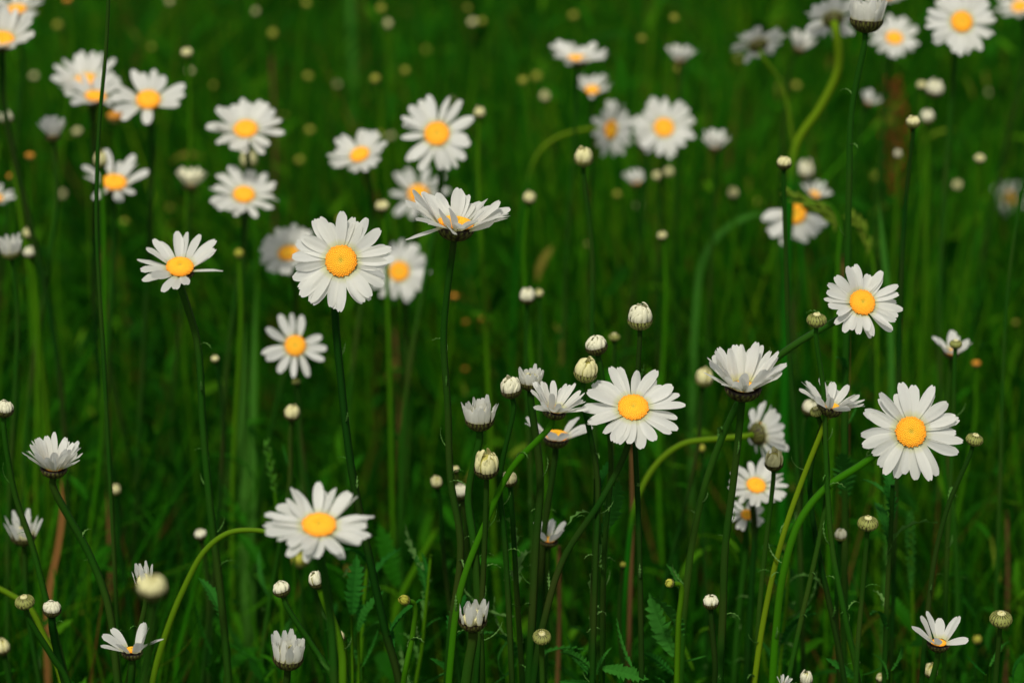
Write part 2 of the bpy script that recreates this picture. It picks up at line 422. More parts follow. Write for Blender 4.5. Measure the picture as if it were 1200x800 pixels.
def make_stem(root, P, n, back, pts, r0, r1, material, rs, leaves=2, fine=True, name='stem', pale=1.0):
    L = stem_path(P, n, back, pts, rs); base = L[-1].copy(); base.z = 0
    root.location = base
    W = catmull(L, 7 if fine else 5)
    m_ = len(W); rad = [r0 * 1.25 if i == 0 else r0 + (r1 - r0) * (i / (m_ - 1)) for i in range(m_)]
    V, Fc = tube_geo([p - base for p in W], rad, 8 if fine else 6)
    sides = 8 if fine else 6; al = [0.0]
    for i in range(1, m_): al.append(al[-1] + (W[i] - W[i - 1]).length)
    tn = [min(1, max(0, (a - pale) / 0.035)) for a in al for _ in range(sides)]
    st = link(name, mesh(name, V, Fc, material, attrs={'tone': tn}), root)
    # leaves that clasp the stem
    acc = 0
    lens = [0]
    for i in range(1, m_): acc += (W[i] - W[i - 1]).length; lens.append(acc)
    leaves = leaves + 5 if leaves > 1 else leaves
    for k in range(leaves):
        tgt = 0.022 + (k + rs.uniform(0.1, 0.9)) * 0.24 / max(1, leaves)
        i = next((i for i, l in enumerate(lens) if l > tgt), m_ - 2)
        p = W[i] - base; big = k >= leaves - 3 and leaves > 3
        size = rs.uniform(0.022, 0.042) if big else rs.uniform(0.008, 0.017)
        me = rs.choice(LEAF) if big else rs.choice(CURLY)
        az = rs.uniform(0, 2 * math.pi); el = rs.uniform(0.5, 1.2)
        M = Matrix.Translation(p) @ Matrix.Rotation(az, 4, 'Z') @ Matrix.Rotation(-el, 4, 'Y') @ Matrix.Diagonal((size, size, size, 1))
        link('leaf', me, root, M)
    return base

def head_matrix(P, n, base, roll, s):
    q = n.to_track_quat('Z', 'Y')
    return Matrix.Translation(P - base) @ q.to_matrix().to_4x4() @ Matrix.Rotation(roll, 4, 'Z') @ Matrix.Diagonal((s, s, s, 1))

count = 0
def D(px, py, Rpx, n, cnt, elev, label, d=None, stem=None, gaps=(), group=None, seed=None, spread=8, sm=None, away=False, pale=1.0,
      wid=0.245, plen=0.73, leaves=3, disc=0.30, sr=None, droop=0.0, pal=None, cat='daisy', name='daisy', young=False):
    """a daisy: Rpx petal radius in photo pixels, n lean of its face in the picture, elev cup angle of the petals"""
    global count; count += 1
    rs = random.Random(seed if seed is not None else count * 101)
    dd = d or 0.0245 * F / Rpx
    Rr = Rpx * dd / F
    P = at_d(px, py, dd); nn = camvec(*n, away=away)
    root = thing(name, label, cat, (0, 0, 0), group)
    if 0.35 < n[1] < 0.78 and not away:
        n = (n[0], min(0.82, n[1] + 0.13)); nn = camvec(*n)
    if elev >= 42: disc = min(disc, 0.21); wid *= 0.86; cnt = int(cnt * 1.22) if cnt > 12 else cnt
    r0 = (sr or 0.0016) if dd < 2 else 0.0013
    base = make_stem(root, P, nn, 0.25 * Rr, stem, r0, r0 * 1.25, sm or M_STEM, rs, leaves if dd < 1.75 else 0, dd < 2, pale=pale)
    hm = head_matrix(P, nn, base, 0, Rr)
    if elev >= 42: elev += 5; n = (n[0], min(0.965, n[1] * 1.04)); nn = camvec(*n, away=away)
    hd = link('flower_head', rs.choice(CUP), root, hm)
    link('disc', rs.choice(DISC), hd, Matrix.Translation((0, 0, -0.03 if elev >= 42 else 0)) @ Matrix.Rotation(rs.uniform(0, 6), 4, 'Z') @ Matrix.Diagonal((disc, disc, disc * 0.9, 1)))
    pal = pal or (PETY if young else (UPR if elev > 45 else PET))
    if cnt > 14: cnt = int(cnt * 1.28)
    two = cnt > 15
    ph = rs.uniform(0, 6.28)
    for k in range(cnt):
        a = ph + 2 * math.pi * (k + rs.uniform(-0.28, 0.28)) / cnt
        deg = math.degrees(a) % 360
        if any((g0 <= deg <= g1) or (g0 <= deg - 360 <= g1) or (g0 <= deg + 360 <= g1) for g0, g1 in gaps): continue
        lay = (k % 2) if two else 0
        e = R(elev + rs.gauss(0, spread) - lay * 5 - droop * max(0, -math.sin(a)))
        L = plen * (rs.uniform(0.88, 1.06) if rs.random() < 0.85 else rs.uniform(0.7, 0.88)) * (0.97 if lay else 1); W_ = wid * rs.uniform(0.8, 1.12)
        M = (Matrix.Rotation(a, 4, 'Z') @ Matrix.Translation((0.215 if elev >= 47 else max(0.27, 0.29 * disc / 0.30), 0, 0.012 - 0.022 * lay + rs.uniform(-.008, .008)))
             @ Matrix.Rotation(-e, 4, 'Y') @ Matrix.Rotation(rs.gauss(0, 0.13), 4, 'Z') @ Matrix.Rotation(rs.gauss(0, 0.28), 4, 'X') @ Matrix.Diagonal((L, W_, W_ * 1.1 if W_ < L else L, 1)))
        link('petal', rs.choice(pal), hd, M)
    return root

def blur_px(d): return 38.0 * abs(d - 1.4) / d
def B(px, py, wpx, kind, label, d=1.5, n=(0, 0.93), stem=None, col='cream', group=None, sm=None, leaves=2, seed=None, sr=None, pet=12, plen=1.25, elev=76):
    """a bud: kind globe / button / opening / spent, wpx its width in the photo"""
    global count; count += 1
    rs = random.Random(seed if seed is not None else count * 77)
    hw = max(6.0, wpx - 0.62 * blur_px(d)) * 0.5 * d / F
    P = at_d(px, py, d); nn = camvec(*n)
    nm = {'globe': 'closed_daisy_bud', 'button': 'daisy_bud', 'opening': 'opening_daisy_bud', 'spent': 'faded_daisy'}[kind]
    root = thing(nm, label, 'faded daisy' if kind == 'spent' else 'daisy bud', (0, 0, 0), group)
    if kind in ('button', 'opening'): P = P - nn * hw * (0.1 if kind == 'button' else 0.35)
    r0 = sr or (0.0012 if d < 2 else 0.0010)
    base = make_stem(root, P, nn, hw * 0.66, stem, r0, r0 * 1.4, sm or M_STEM, rs, leaves if d < 1.8 else 0, d < 2)
    hm = head_matrix(P, nn, base, rs.uniform(0, 6), hw)
    if kind == 'globe':
        hd = link('bud_head', GLOBE, root, hm)
        link('folded_petals', TUFT[col][2], hd, Matrix.Translation((0, 0, 0.42)) @ Matrix.Diagonal((0.42, 0.42, 0.38, 1)))
    elif kind == 'spent':
        hd = link('bud_head', BUDCUPP, root, hm)
        link('disc', DISCS, hd, Matrix.Translation((0, 0, 0.15)) @ Matrix.Diagonal((0.95, 0.95, 0.9, 1)))
    else:
        hd = link('bud_head', BUDCUP if (col != 'lime' and not rs.random() < 0.25) else BUDCUPP, root, hm)
        link('folded_petals', TUFT[col][0 if kind == 'opening' else rs.choice((0, 1, 2))], hd, Matrix.Translation((0, 0, -0.02 if kind == 'opening' else 0.05)) @ (Matrix.Diagonal((0.74, 0.74, 0.62, 1)) if kind == 'opening' else Matrix.Diagonal((0.99, 0.99, 1.0, 1))))
        if kind == 'opening':
            for ring, (rr, ll, cnt) in enumerate(((0.86, 1.05, pet), (0.55, 0.95, max(4, pet * 2 // 3)))):
                ph = rs.uniform(0, 6)
                for k in range(cnt):
                    a = ph + 2 * math.pi * (k + rs.uniform(-.25, .25)) / cnt; L = plen * ll * 1.25 * rs.uniform(0.72, 1.12); e = R(elev + ring * 7 + rs.gauss(0, 6))
                    M = (Matrix.Rotation(a, 4, 'Z') @ Matrix.Translation((rr, 0, 0.0)) @ Matrix.Rotation(-e, 4, 'Y') @ Matrix.Rotation(rs.gauss(0, 0.2), 4, 'X') @ Matrix.Diagonal((L, 0.56, 0.56, 1)))
                    link('petal', rs.choice(UPRY), hd, M)
    return root

# ================================================================ setting
S = 150
g = link('ground', mesh('ground', [(-S, -S, 0), (S, -S, 0), (S, S, 0), (-S, S, 0)], [(0, 1, 2, 3)], M_SOIL)); g['kind'] = 'structure'

def mesh_np(name, V, Q, material, tone, smooth=False):
    me = bpy.data.meshes.new(name); V = V.astype(np.float32); Q = Q.astype(np.int32)
    me.vertices.add(len(V)); me.vertices.foreach_set('co', V.ravel())
    me.loops.add(Q.size); me.loops.foreach_set('vertex_index', Q.ravel())
    me.polygons.add(len(Q)); me.polygons.foreach_set('loop_start', np.arange(len(Q), dtype=np.int32) * 4)
    me.polygons.foreach_set('use_smooth', np.full(len(Q), smooth))
    me.attributes.new('tone', 'FLOAT', 'POINT').data.foreach_set('value', tone.astype(np.float32))
    me.materials.append(material); me.update(calc_edges=True); return me

def clump(x, y, f=3.0):
    return 0.5 + 0.25 * (np.sin(x * f * 2.1 + 1.3 * np.sin(y * f)) + np.sin(y * f * 1.7 + 2 * np.sin(x * f * 1.3 + 0.5)))
def blades(n, y0, y1, fx, h0, h1, w0, w1, near_fall=True):
    y = rng.uniform(y0, y1, n); x = rng.uniform(-1, 1, n) * fx(y)
    cl = clump(x, y); keep = rng.uniform(0, 1, n) < (0.12 + 1.1 * cl ** 1.4); x, y, cl = x[keep], y[keep], cl[keep]; n = len(x)
    h = rng.uniform(h0, h1, n) * (0.8 + 0.3 * cl) * np.clip(0.62 + 0.30 * (y - 0.9), 0.5, 1.0)
    h *= np.where(rng.uniform(0, 1, n) < 0.5, rng.uniform(0.55, 0.9, n), 1)
    w = rng.uniform(w0, w1, n); az = rng.uniform(0, 2 * np.pi, n); bend = np.abs(rng.normal(0.0, 0.30, n)) + 0.03
    face = rng.uniform(0, np.pi, n); k = 6
    s = np.linspace(0, 1, k)[None, :]
    hz = h[:, None] * (s - 0.25 * bend[:, None] * s ** 2.5); out = h[:, None] * bend[:, None] * s ** 2.2
    wob = 0.010 * np.sin(s * 7 + az[:, None] * 5)
    cx = x[:, None] + np.cos(az)[:, None] * out + wob; cy = y[:, None] + np.sin(az)[:, None] * out
    wd = 0.5 * w[:, None] * (0.7 + 0.5 * s) * (1 - s ** 4 * 0.93)
    V = np.empty((n, k, 2, 3))
    V[:, :, 0, 0] = cx - np.cos(face)[:, None] * wd; V[:, :, 0, 1] = cy - np.sin(face)[:, None] * wd
    V[:, :, 1, 0] = cx + np.cos(face)[:, None] * wd; V[:, :, 1, 1] = cy + np.sin(face)[:, None] * wd
    V[:, :, 0, 2] = hz; V[:, :, 1, 2] = hz
    idx = np.arange(n)[:, None] * (2 * k) + (np.arange(k - 1) * 2)[None, :]
    Q = np.stack([idx, idx + 1, idx + 3, idx + 2], -1).reshape(-1, 4)
    tone = np.clip(rng.uniform(0, 1, n) * 0.80 + 0.25 * (cl - 0.5), 0, 0.93); r_ = rng.uniform(0, 1, n); tone = np.where(r_ > 0.945, rng.uniform(0.935, 1.0, n), tone)
    return V.reshape(-1, 3), Q, np.repeat(tone, 2 * k)
def join(parts):
    V = []; Q = []; T = []; o = 0
    for v, q, t_ in parts: V.append(v); Q.append(q + o); T.append(t_); o += len(v)
    return np.concatenate(V), np.concatenate(Q), np.concatenate(T)
narrow = lambda y: 0.30 + 0.23 * y
parts = [blades(15000, 1.55, 2.6, narrow, 0.28, 0.54, 0.002, 0.0055), blades(24000, 1.5, 2.8, narrow, 0.24, 0.55, 0.001, 0.0025),
         blades(36000, 2.4, 5.0, narrow, 0.34, 0.60, 0.0025, 0.0065), blades(14000, 2.4, 4.5, narrow, 0.36, 0.62, 0.0015, 0.0035),
         blades(9000, 1.25, 1.62, narrow, 0.24, 0.48, 0.0008, 0.0035),
         blades(22000, 4.8, 9.0, narrow, 0.36, 0.62, 0.005, 0.009),
         blades(16000, -1.5, 9.0, lambda y: 4.0 + 0 * y, 0.22, 0.42, 0.004, 0.008),
         blades(9000, 9.0, 22.0, lambda y: 9.0 + 0 * y, 0.35, 0.6, 0.010, 0.018)]
V, Q, T = join(parts)
o = link('meadow_grass', mesh_np('meadow_grass', V, Q, M_GRASS, T)); o['kind'] = 'stuff'; o['label'] = 'tall dark green grass filling the meadow behind and between the daisies'; o['category'] = 'grass'

# toothed leaves on thin upright stalks: undergrowth
def undergrowth(n, y0, y1, fx, z0, z1, s0, s1):
    parts = []
    per = n // len(LEAFG)
    for V0, F0 in LEAFG:
        V0 = np.array(V0); F0 = np.array(F0)
        y = rng.uniform(y0, y1, per); x = rng.uniform(-1, 1, per) * fx(y); z = rng.uniform(z0, z1, per) * np.clip(0.75 + 0.25 * (y - 1.2), 0.7, 1.1)
        cx = np.round(x / 0.035) * 0.035 + 0.004 * np.sin(x * 900); x = np.where(rng.uniform(0, 1, per) < 0.7, cx, x)
        s = rng.uniform(s0, s1, per); az = rng.uniform(0, 2 * np.pi, per); el = rng.uniform(0.15, 1.25, per); ro = rng.uniform(-0.8, 0.8, per)
        P = V0[None] * s[:, None, None]
        c, sn = np.cos(ro)[:, None], np.sin(ro)[:, None]; Y = P[:, :, 1] * c - P[:, :, 2] * sn; Z = P[:, :, 1] * sn + P[:, :, 2] * c; X = P[:, :, 0]
        c, sn = np.cos(el)[:, None], np.sin(el)[:, None]; X, Z = X * c - Z * sn, X * sn + Z * c
        c, sn = np.cos(az)[:, None], np.sin(az)[:, None]; X, Y = X * c - Y * sn, X * sn + Y * c
        P = np.stack([X + x[:, None], Y + y[:, None], Z + z[:, None]], -1)
        Q_ = (F0[None] + (np.arange(per) * len(V0))[:, None, None]).reshape(-1, 4)
        parts.append((P.reshape(-1, 3), Q_, np.repeat(rng.uniform(0, 1, per) ** 1.5, len(V0))))
    return join(parts)
V, Q, T = join([undergrowth(6000, 1.45, 2.6, narrow, 0.10, 0.46, 0.012, 0.042), undergrowth(4500, 1.28, 1.6, narrow, 0.12, 0.43, 0.012, 0.045),
                undergrowth(7000, 2.4, 5.0, narrow, 0.20, 0.55, 0.015, 0.045)])
o = link('leafy_undergrowth', mesh_np('leafy_undergrowth', V, Q, M_LEAF, T)); o['kind'] = 'stuff'; o['label'] = 'toothed green leaves growing low between the daisy stems'; o['category'] = 'undergrowth'

# ================================================================ daisies in focus
D(400, 306, 61, (-0.04, 0.10), 25, 4, 'large open daisy facing the camera with a full petal ring, left of centre', d=1.40, spread=6,
  stem=[(393, 350), (400, 450), (412, 550), (430, 640), (452, 740), (468, 800)], leaves=5)
D(534, 264, 68, (0.12, 0.94), 26, 34, 'cupped daisy seen from the side with a glimpse of yellow, on a tall dark stem', d=1.40, spread=13, gaps=[(250, 262)], wid=0.25, plen=0.74,
  stem=[(514, 310), (520, 390), (525, 480), (528, 560), (540, 640), (528, 740), (524, 800)], leaves=5)
D(742, 478, 59, (0.0, 0.45), 19, 12, 'large open daisy facing the camera, right of a cluster of cream buds', d=1.40, spread=8,
  stem=[(733, 530), (705, 585), (660, 655), (637, 730), (625, 800)], leaves=4)
D(1067, 506, 61, (0.05, 0.12), 21, 5, 'large open daisy on a stem that arches in from the lower left, right side', d=1.41, spread=7, disc=0.29, wid=0.235,
  stem=[(1045, 528), (1008, 545), (967, 572), (937, 610), (918, 670), (909, 740), (905, 800)], sm=M_STEMM, leaves=4, sr=0.0018)
D(1010, 355, 46, (0.18, 0.30), 23, 18, 'medium open daisy turned to the right at the tip of a slanting stem', d=1.42, spread=9, disc=0.33, wid=0.24,
  stem=[(975, 378), (925, 408), (880, 448), (843, 520), (818, 600), (803, 700), (797, 800)], sm=M_STEM, leaves=5, sr=0.0017)
D(374, 616, 66, (0.05, 0.66), 27, 14, 'wide open daisy tilted upwards, slightly blurred, low left of centre', d=1.22, spread=8,
  stem=[(380, 660), (388, 730), (392, 800)], leaves=2, wid=0.21)
D(211, 314, 54, (0.08, 0.58), 15, 24, 'sparse petalled daisy with gaps between its petals, on a thin curved stem at left', d=1.46, spread=10, gaps=[(285, 325)], wid=0.22, disc=0.29,
  stem=[(218, 350), (231, 400), (238, 500), (247, 600), (258, 690), (268, 800)], leaves=4)
D(871, 452, 66, (0.04, 0.90), 24, 45, 'half opened daisy with upright fan of petals on a dark stem, right of centre', d=1.40, spread=10, wid=0.24, pal=PET,
  stem=[(866, 490), (860, 560), (850, 640), (847, 720), (843, 800)], sr=0.0018, leaves=4)
D(973, 476, 46, (0.28, 0.93), 22, 41.5, 'half opened daisy seen from the side behind a crossing stem, leaning right', d=1.42, spread=11, wid=0.2, pal=PET,
  stem=[(960, 503), (941, 560), (920, 620), (900, 700), (884, 800)], sm=M_STEMP, leaves=4, sr=0.0014)
D(650, 479, 45, (0.22, 0.88), 22, 44, 'half opened daisy leaning right against the large daisy beside the bud cluster', d=1.39, spread=12, wid=0.2, pal=PET,
  stem=[(634, 505), (600, 548), (570, 610), (540, 690), (526, 800)], sm=M_STEMM, leaves=4)
D(652, 512, 46, (0.05, 0.92), 12, 38, 'small drooping daisy partly hidden beneath the leaning half opened daisy', d=1.5, spread=10, wid=0.3, stem=[(640, 560), (636, 640), (630, 800)], leaves=2, gaps=[(60, 120)])
D(63, 547, 48, (0.1, 0.93), 24, 50, 'half opened daisy with upright white petals on a leaning stem at the left edge', d=1.42, spread=9, pal=PET, wid=0.25,
  stem=[(80, 585), (105, 650), (127, 710), (138, 800)], leaves=4)
D(1100, 752, 42, (0.02, 0.93), 10, 44, 'half opened daisy with a few spread petals like a crown, lower right', d=1.42, spread=12, wid=0.3, plen=0.85, disc=0.27,
  stem=[(1090, 785), (1085, 830)], leaves=2, gaps=[(250, 280)], pal=PET)
D(155, 762, 40, (0.05, 0.95), 8, 34, 'nearly bare daisy with a few widely spaced petals beside an arching pale stem, lower left', d=1.42, spread=17, wid=0.30, plen=0.85, disc=0.20,
  stem=[(153, 800), (152, 830)], leaves=1, pal=PET)
D(643, 632, 34, (0.1, 0.93), 12, 50, 'small half opened daisy low in the grass, below the leaning half opened daisy', d=1.52, wid=0.28,
  stem=[(642, 665), (640, 720), (638, 800)], leaves=2)
D(886, 569, 37, (0.15, 0.52), 20, 18, 'open daisy with an olive bud in front of it, right of centre', d=1.6, spread=8, stem=[(884, 620), (880, 700), (875, 800)], leaves=2)
D(875, 603, 22, (0.05, 0.4), 10, 5, 'small ragged daisy tucked just under the open daisy behind the olive bud', d=1.62, wid=0.35, stem=[(874, 640), (866, 720), (860, 800)], leaves=2)
D(890, 508, 42, (0.86, 0.12), 16, 26, 'blurred daisy facing right with its green back showing, above the open daisy', d=1.62, spread=10, away=True, pale=0.07,
  stem=[(868, 514), (840, 514), (800, 520), (768, 545), (745, 590), (735, 660), (728, 800)], sm=M_STEMP, leaves=0)
# ---- middle distance
D(346, 405, 40, (0.05, 0.15), 13, 2, 'blurred star shaped daisy with thin gaps between petals, below the large open daisy at left', d=1.72, spread=12, wid=0.25, gaps=[(30, 50)])
D(468, 318, 38, (-0.1, 0.1), 20, 4, 'blurred daisy peeking out from behind the right of the large open daisy', d=1.95)
D(338, 297, 38, (-0.1, 0.5), 20, 18, 'blurred daisy peeking out from behind the left of the large open daisy', d=1.9)
D(288, 152, 45, (0.02, 0.5), 21, 18, 'blurred open daisy directly above another one, upper left', d=1.85)
D(286, 229, 41, (0.1, 0.5), 18, 18, 'blurred open daisy directly below another one, upper left', d=1.85)
D(512, 157, 48, (-0.05, 0.25), 17, 5, 'blurred open daisy above the cupped daisy, upper centre', d=1.8, spread=12, gaps=[(195, 215)])
D(422, 182, 38, (-0.25, 0.5), 18, 24, 'blurred open daisy tilted to the upper left, left of the upper centre daisy', d=1.9)
D(490, 228, 38, (0.1, 0.3), 12, 10, 'pale blurred daisy almost hidden behind the cupped daisy', d=2.15, spread=12)
D(134, 215, 47, (0.12, 0.62), 14, 28, 'blurred daisy with broad petals pointing up and right, behind a thin dark stalk', d=1.85, spread=12, gaps=[(120, 150)])
D(174, 118, 46, (0.05, 0.45), 14, 14, 'blurred daisy with uneven spreading petals, right of a crowded pair at top left', d=1.85, spread=14, gaps=[(285, 320)])
D(100, 96, 44, (-0.1, 0.62), 20, 30, 'blurred daisy at the back of the crowded pair at top left', d=1.95)
D(112, 114, 40, (0.15, 0.7), 14, 24, 'blurred daisy at the front of the crowded pair at top left', d=1.9)
D(2, 47, 48, (0.1, 0.6), 18, 40, 'blurred daisy cut by the left edge in the top corner', d=1.8)
D(20, 12, 36, (0.0, 0.75), 16, 20, 'blurred daisy cut by the top edge in the left corner', d=2.0)
D(-4, 232, 24, (0.2, 0.7), 12, 20, 'sliver of a daisy cut by the left edge above the pair of pale buds', d=2.0)
D(778, 150, 38, (0.0, 0.30), 21, 12, 'blurred open daisy in the group of white flowers, upper right of centre', d=2.05)
D(715, 152, 36, (0.75, -0.15), 18, 14, 'blurred daisy facing sideways at the left of the white group, upper right of centre', d=2.1, sm=M_STEMP,
  stem=[(692, 150), (660, 158), (632, 178), (615, 230), (605, 330), (600, 450)], pale=0.05, sr=0.0012)
D(757, 172, 26, (0.0, 0.93), 15, 55, 'blurred half opened daisy tucked under the open one in the white group', d=2.1)
D(838, 172, 27, (0.0, 0.88), 16, 50, 'blurred half opened daisy at the right of the white group', d=2.05)
D(745, 214, 22, (-0.15, 0.9), 12, 45, 'small blurred half opened daisy below the white group', d=2.2)
D(677, 70, 38, (0.05, 0.93), 20, 26, 'blurred flat daisy seen from the side, top centre right', d=2.0)
D(694, 106, 26, (0.0, 0.6), 14, 40, 'blurred ragged daisy with one drooping petal under the flat one', d=2.1, gaps=[(200, 250)])
D(797, 70, 26, (0.0, 0.93), 16, 45, 'blurred half opened daisy alone near the top, right of centre', d=2.15)
D(888, 52, 34, (-0.25, 0.85), 20, 5, 'blurred daisy seen from behind on a pale bent stem near the top', d=2.0, away=True, sm=M_STEMP, sr=0.0026,
  stem=[(900, 66), (916, 100), (927, 150), (934, 210), (940, 300), (945, 450)], pale=0.07)
D(937, 56, 28, (0.35, 0.75), 15, 55, 'blurred half opened daisy lying to the right between two pale bent stems', d=2.1)
D(976, 22, 36, (-0.10, 0.72), 20, 5, 'blurred daisy seen from behind on the longest pale curved stem at top', d=1.85, away=True, sm=M_STEMP, sr=0.0026,
  stem=[(985, 45), (982, 80), (962, 125), (934, 168), (926, 230), (922, 330), (920, 450)], pale=0.085)
D(1048, 45, 32, (0.05, 0.45), 20, 18, 'blurred open daisy left of the largest one at the top right', d=2.1)
D(1127, 26, 41, (0.0, 0.15), 22, 4, 'largest blurred open daisy in the top right corner area', d=1.85)
D(1195, 8, 30, (-0.3, 0.5), 16, 20, 'blurred daisy cut by the right edge in the top corner', d=2.2)
D(1040, -6, 26, (0, 0.6), 14, 20, 'sliver of a daisy cut by the top edge, right of the big pale bud', d=2.2)
D(932, 250, 40, (0.05, -0.1), 16, 4, 'blurred daisy with hanging petals and orange centre behind a green grass spikelet', d=1.95, gaps=[(10, 170)], wid=0.3, spread=6)
D(954, 228, 22, (0.2, 0.8), 11, 35, 'small blurred daisy behind the top of the green grass spikelet', d=2.05)
D(1018, 120, 20, (0.3, 0.8), 10, 50, 'small blurred half opened daisy left of the red brown sorrel spike', d=2.15)
D(1183, 232, 22, (-0.1, 0.2), 12, 5, 'very faint far daisy at the right edge, deep in the grass', d=2.9)
D(1115, 412, 30, (0.0, 0.86), 12, 45, 'blurred half opened daisy with a dark green bud in front of it, right side', d=1.65, spread=10, wid=0.3, pal=PET, leaves=1)
D(918, 802, 16, (0.1, 0.9), 9, 60, 'half opened daisy just rising over the bottom edge, right of centre', d=1.42, leaves=0)
D(62, 158, 30, (0.0, 0.92), 16, 62, 'blurred half opened daisy at the left under the crowded pair', d=1.85)
D(223, 216, 28, (0.1, 0.93), 14, 45, 'blurred cream half opened daisy between two open daisies, upper left', d=2.0, young=True)

# ================================================================ buds in focus
near = 'sharp buds around the central cluster'
B(562, 487, 36, 'opening', 'white tipped opening bud, leftmost of the central bud cluster', 1.40, stem=[(550, 535), (549, 580), (556, 640), (561, 720), (564, 800)], leaves=4, pet=15, plen=1.15, elev=80, sr=0.0017)
B(599, 457, 26, 'button', 'pale bud with a slanted tip between the leftmost and the frilly topped bud', 1.40, n=(-0.15, 0.93), stem=[(592, 500), (586, 560), (592, 640), (600, 800)], col='white', leaves=3)
B(622, 444, 28, 'opening', 'frilly topped opening bud touching the leaning half opened daisy', 1.41, stem=[(628, 490), (633, 560), (628, 640), (624, 720), (620, 800)], leaves=3, pet=14, plen=1.0, sr=0.0017)
B(686, 437, 29, 'button', 'round yellowish bud just above left of the large daisy by the cluster', 1.40, n=(0.15, 0.92), stem=[(690, 480), (700, 560), (698, 660), (694, 800)], leaves=3)
B(699, 406, 28, 'button', 'pale bud leaning left above the round yellowish bud', 1.42, n=(-0.2, 0.93), stem=[(712, 450), (716, 540), (708, 650), (706, 800)], col='white', leaves=2)
B(750, 375, 31, 'button', 'plump white bud standing highest above the large daisy by the cluster', 1.41, n=(0, 0.95), stem=[(747, 420), (744, 500), (748, 600), (752, 800)], col='white', leaves=2)
B(720, 395, 17, 'globe', 'small blurred greenish bud between the plump white bud and the leaning pale bud', 1.65)
B(570, 549, 31, 'button', 'round cream bud below the leftmost bud of the cluster', 1.40, n=(0, 0.88), stem=[(569, 600), (566, 680), (558, 800)], leaves=4)
B(597, 563, 20, 'button', 'small cream bud peeking from behind the slanting stem', 1.44, n=(-0.1, 0.9), stem=[(600, 600), (606, 700), (612, 800)], leaves=3)
B(957, 375, 24, 'globe', 'closed round bud with striped bracts beside the slanting stem of the medium daisy', 1.40, stem=[(960, 400), (965, 460), (969, 560), (975, 640), (990, 720), (1006, 800)], leaves=5)
B(957, 482, 17, 'globe', 'left of two closed green buds under the side facing daisy', 1.42, n=(-.3, .8), leaves=2)
B(970, 485, 15, 'globe', 'right of two closed green buds under the side facing daisy', 1.43, n=(.3, .8), leaves=1)
B(948, 480, 22, 'button', 'blurred white bud behind the two closed green buds', 1.6, n=(.3, .88), col='white', stem=[(945, 520), (938, 620), (930, 800)])
B(1142, 515, 21, 'globe', 'closed striped bud on a long bare stem right of the arching stem daisy', 1.41, n=(0.2, .9), stem=[(1133, 540), (1112, 590), (1096, 650), (1087, 720), (1080, 800)], leaves=3)
B(1017, 613, 25, 'globe', 'closed striped bud on an upright stem under the arching stem daisy', 1.41, n=(0, .9), stem=[(1015, 650), (1010, 700), (1005, 760), (1003, 800)], leaves=6)
B(1173, 725, 27, 'globe', 'closed striped bud near the right edge at the bottom', 1.40, n=(0, .88), stem=[(1170, 770), (1166, 810)], leaves=4)
B(1120, 403, 17, 'globe', 'dark green closed bud in front of the blurred half opened daisy at right', 1.52, stem=[(1119, 440), (1116, 520), (1112, 600), (1108, 700), (1106, 800)])
B(907, 543, 24, 'button', 'olive bud with a pale tip in front of the open daisy, right of centre', 1.45, n=(0, .92), stem=[(903, 590), (895, 660), (888, 740), (886, 800)], leaves=1)
B(61, 714, 23, 'button', 'white bud on a crossing stem, lower left', 1.40, n=(0.05, .93), stem=[(60, 740), (70, 775), (84, 830)], col='white', sr=0.0016)
B(29, 705, 24, 'globe', 'closed green bud beside the thick pale stem, lower left corner', 1.38, n=(-.1, .88), stem=[(42, 735), (62, 770), (80, 800)], leaves=2)
B(330, 691, 22, 'button', 'cream bud on a long stem slanting down right, lower left of centre', 1.40, n=(-0.25, .92), col='white', stem=[(342, 715), (362, 750), (385, 785), (400, 820)])
B(372, 681, 21, 'button', 'green bud with white tip bent to the left on a pale green neck', 1.40, n=(-0.3, .88), col='white', stem=[(383, 700), (394, 725), (400, 760), (402, 810)], sm=M_STEMM, sr=0.0018)
B(338, 766, 38, 'opening', 'white crown shaped opening bud at the bottom, left of centre', 1.39, n=(0.08, .93), stem=[(332, 800), (330, 830)], pet=13, plen=1.2, elev=80, sr=0.0016)
B(554, 722, 36, 'opening', 'white opening bud with two taller petals like horns, bottom centre', 1.39, n=(0, .9), stem=[(550, 760), (546, 800)], pet=8, plen=1.25, elev=84, sr=0.0022, leaves=1)
B(396, 748, 19, 'button', 'small cream bud half hidden behind a thick stem at the bottom', 1.46, n=(-.2, .9))
B(833, 706, 20, 'button', 'dark cupped bud with a pointed white tip on a thin stem, lower right of centre', 1.40, n=(-0.05, .93), col='white', stem=[(834, 740), (838, 780), (837, 810)], leaves=3)
B(635, 746, 22, 'globe', 'flat topped pale bud at the bottom, right of centre', 1.40, n=(0, .72), stem=[(636, 780), (636, 810)], leaves=3)
B(475, 703, 13, 'button', 'tiny yellow bud nodding on a pale stem, bottom left of centre', 1.40, n=(-.6, .3), col='lime', sm=M_STEMM, stem=[(486, 706), (484, 740), (476, 780), (472, 810)], leaves=3)
B(785, 683, 12, 'button', 'tiny yellow bud on a short pale stem beside a broad toothed leaf', 1.41, n=(-.8, .2), col='lime', sm=M_STEMM, stem=[(793, 690), (795, 730), (793, 800)], leaves=1)
B(5, 480, 24, 'button', 'white bud cut by the left edge on a long leaning stem', 1.42, n=(0.1, .93), col='white', stem=[(3, 510), (18, 580), (38, 640), (56, 710), (78, 800)], sm=M_STEM, leaves=3)
B(178, 690, 44, 'button', 'big out of focus cream bud close to the camera, lower left', 1.05, n=(0.05, .93), leaves=0, seed=5, sr=0.0014, stem=[(176, 730), (170, 800), (168, 860)])
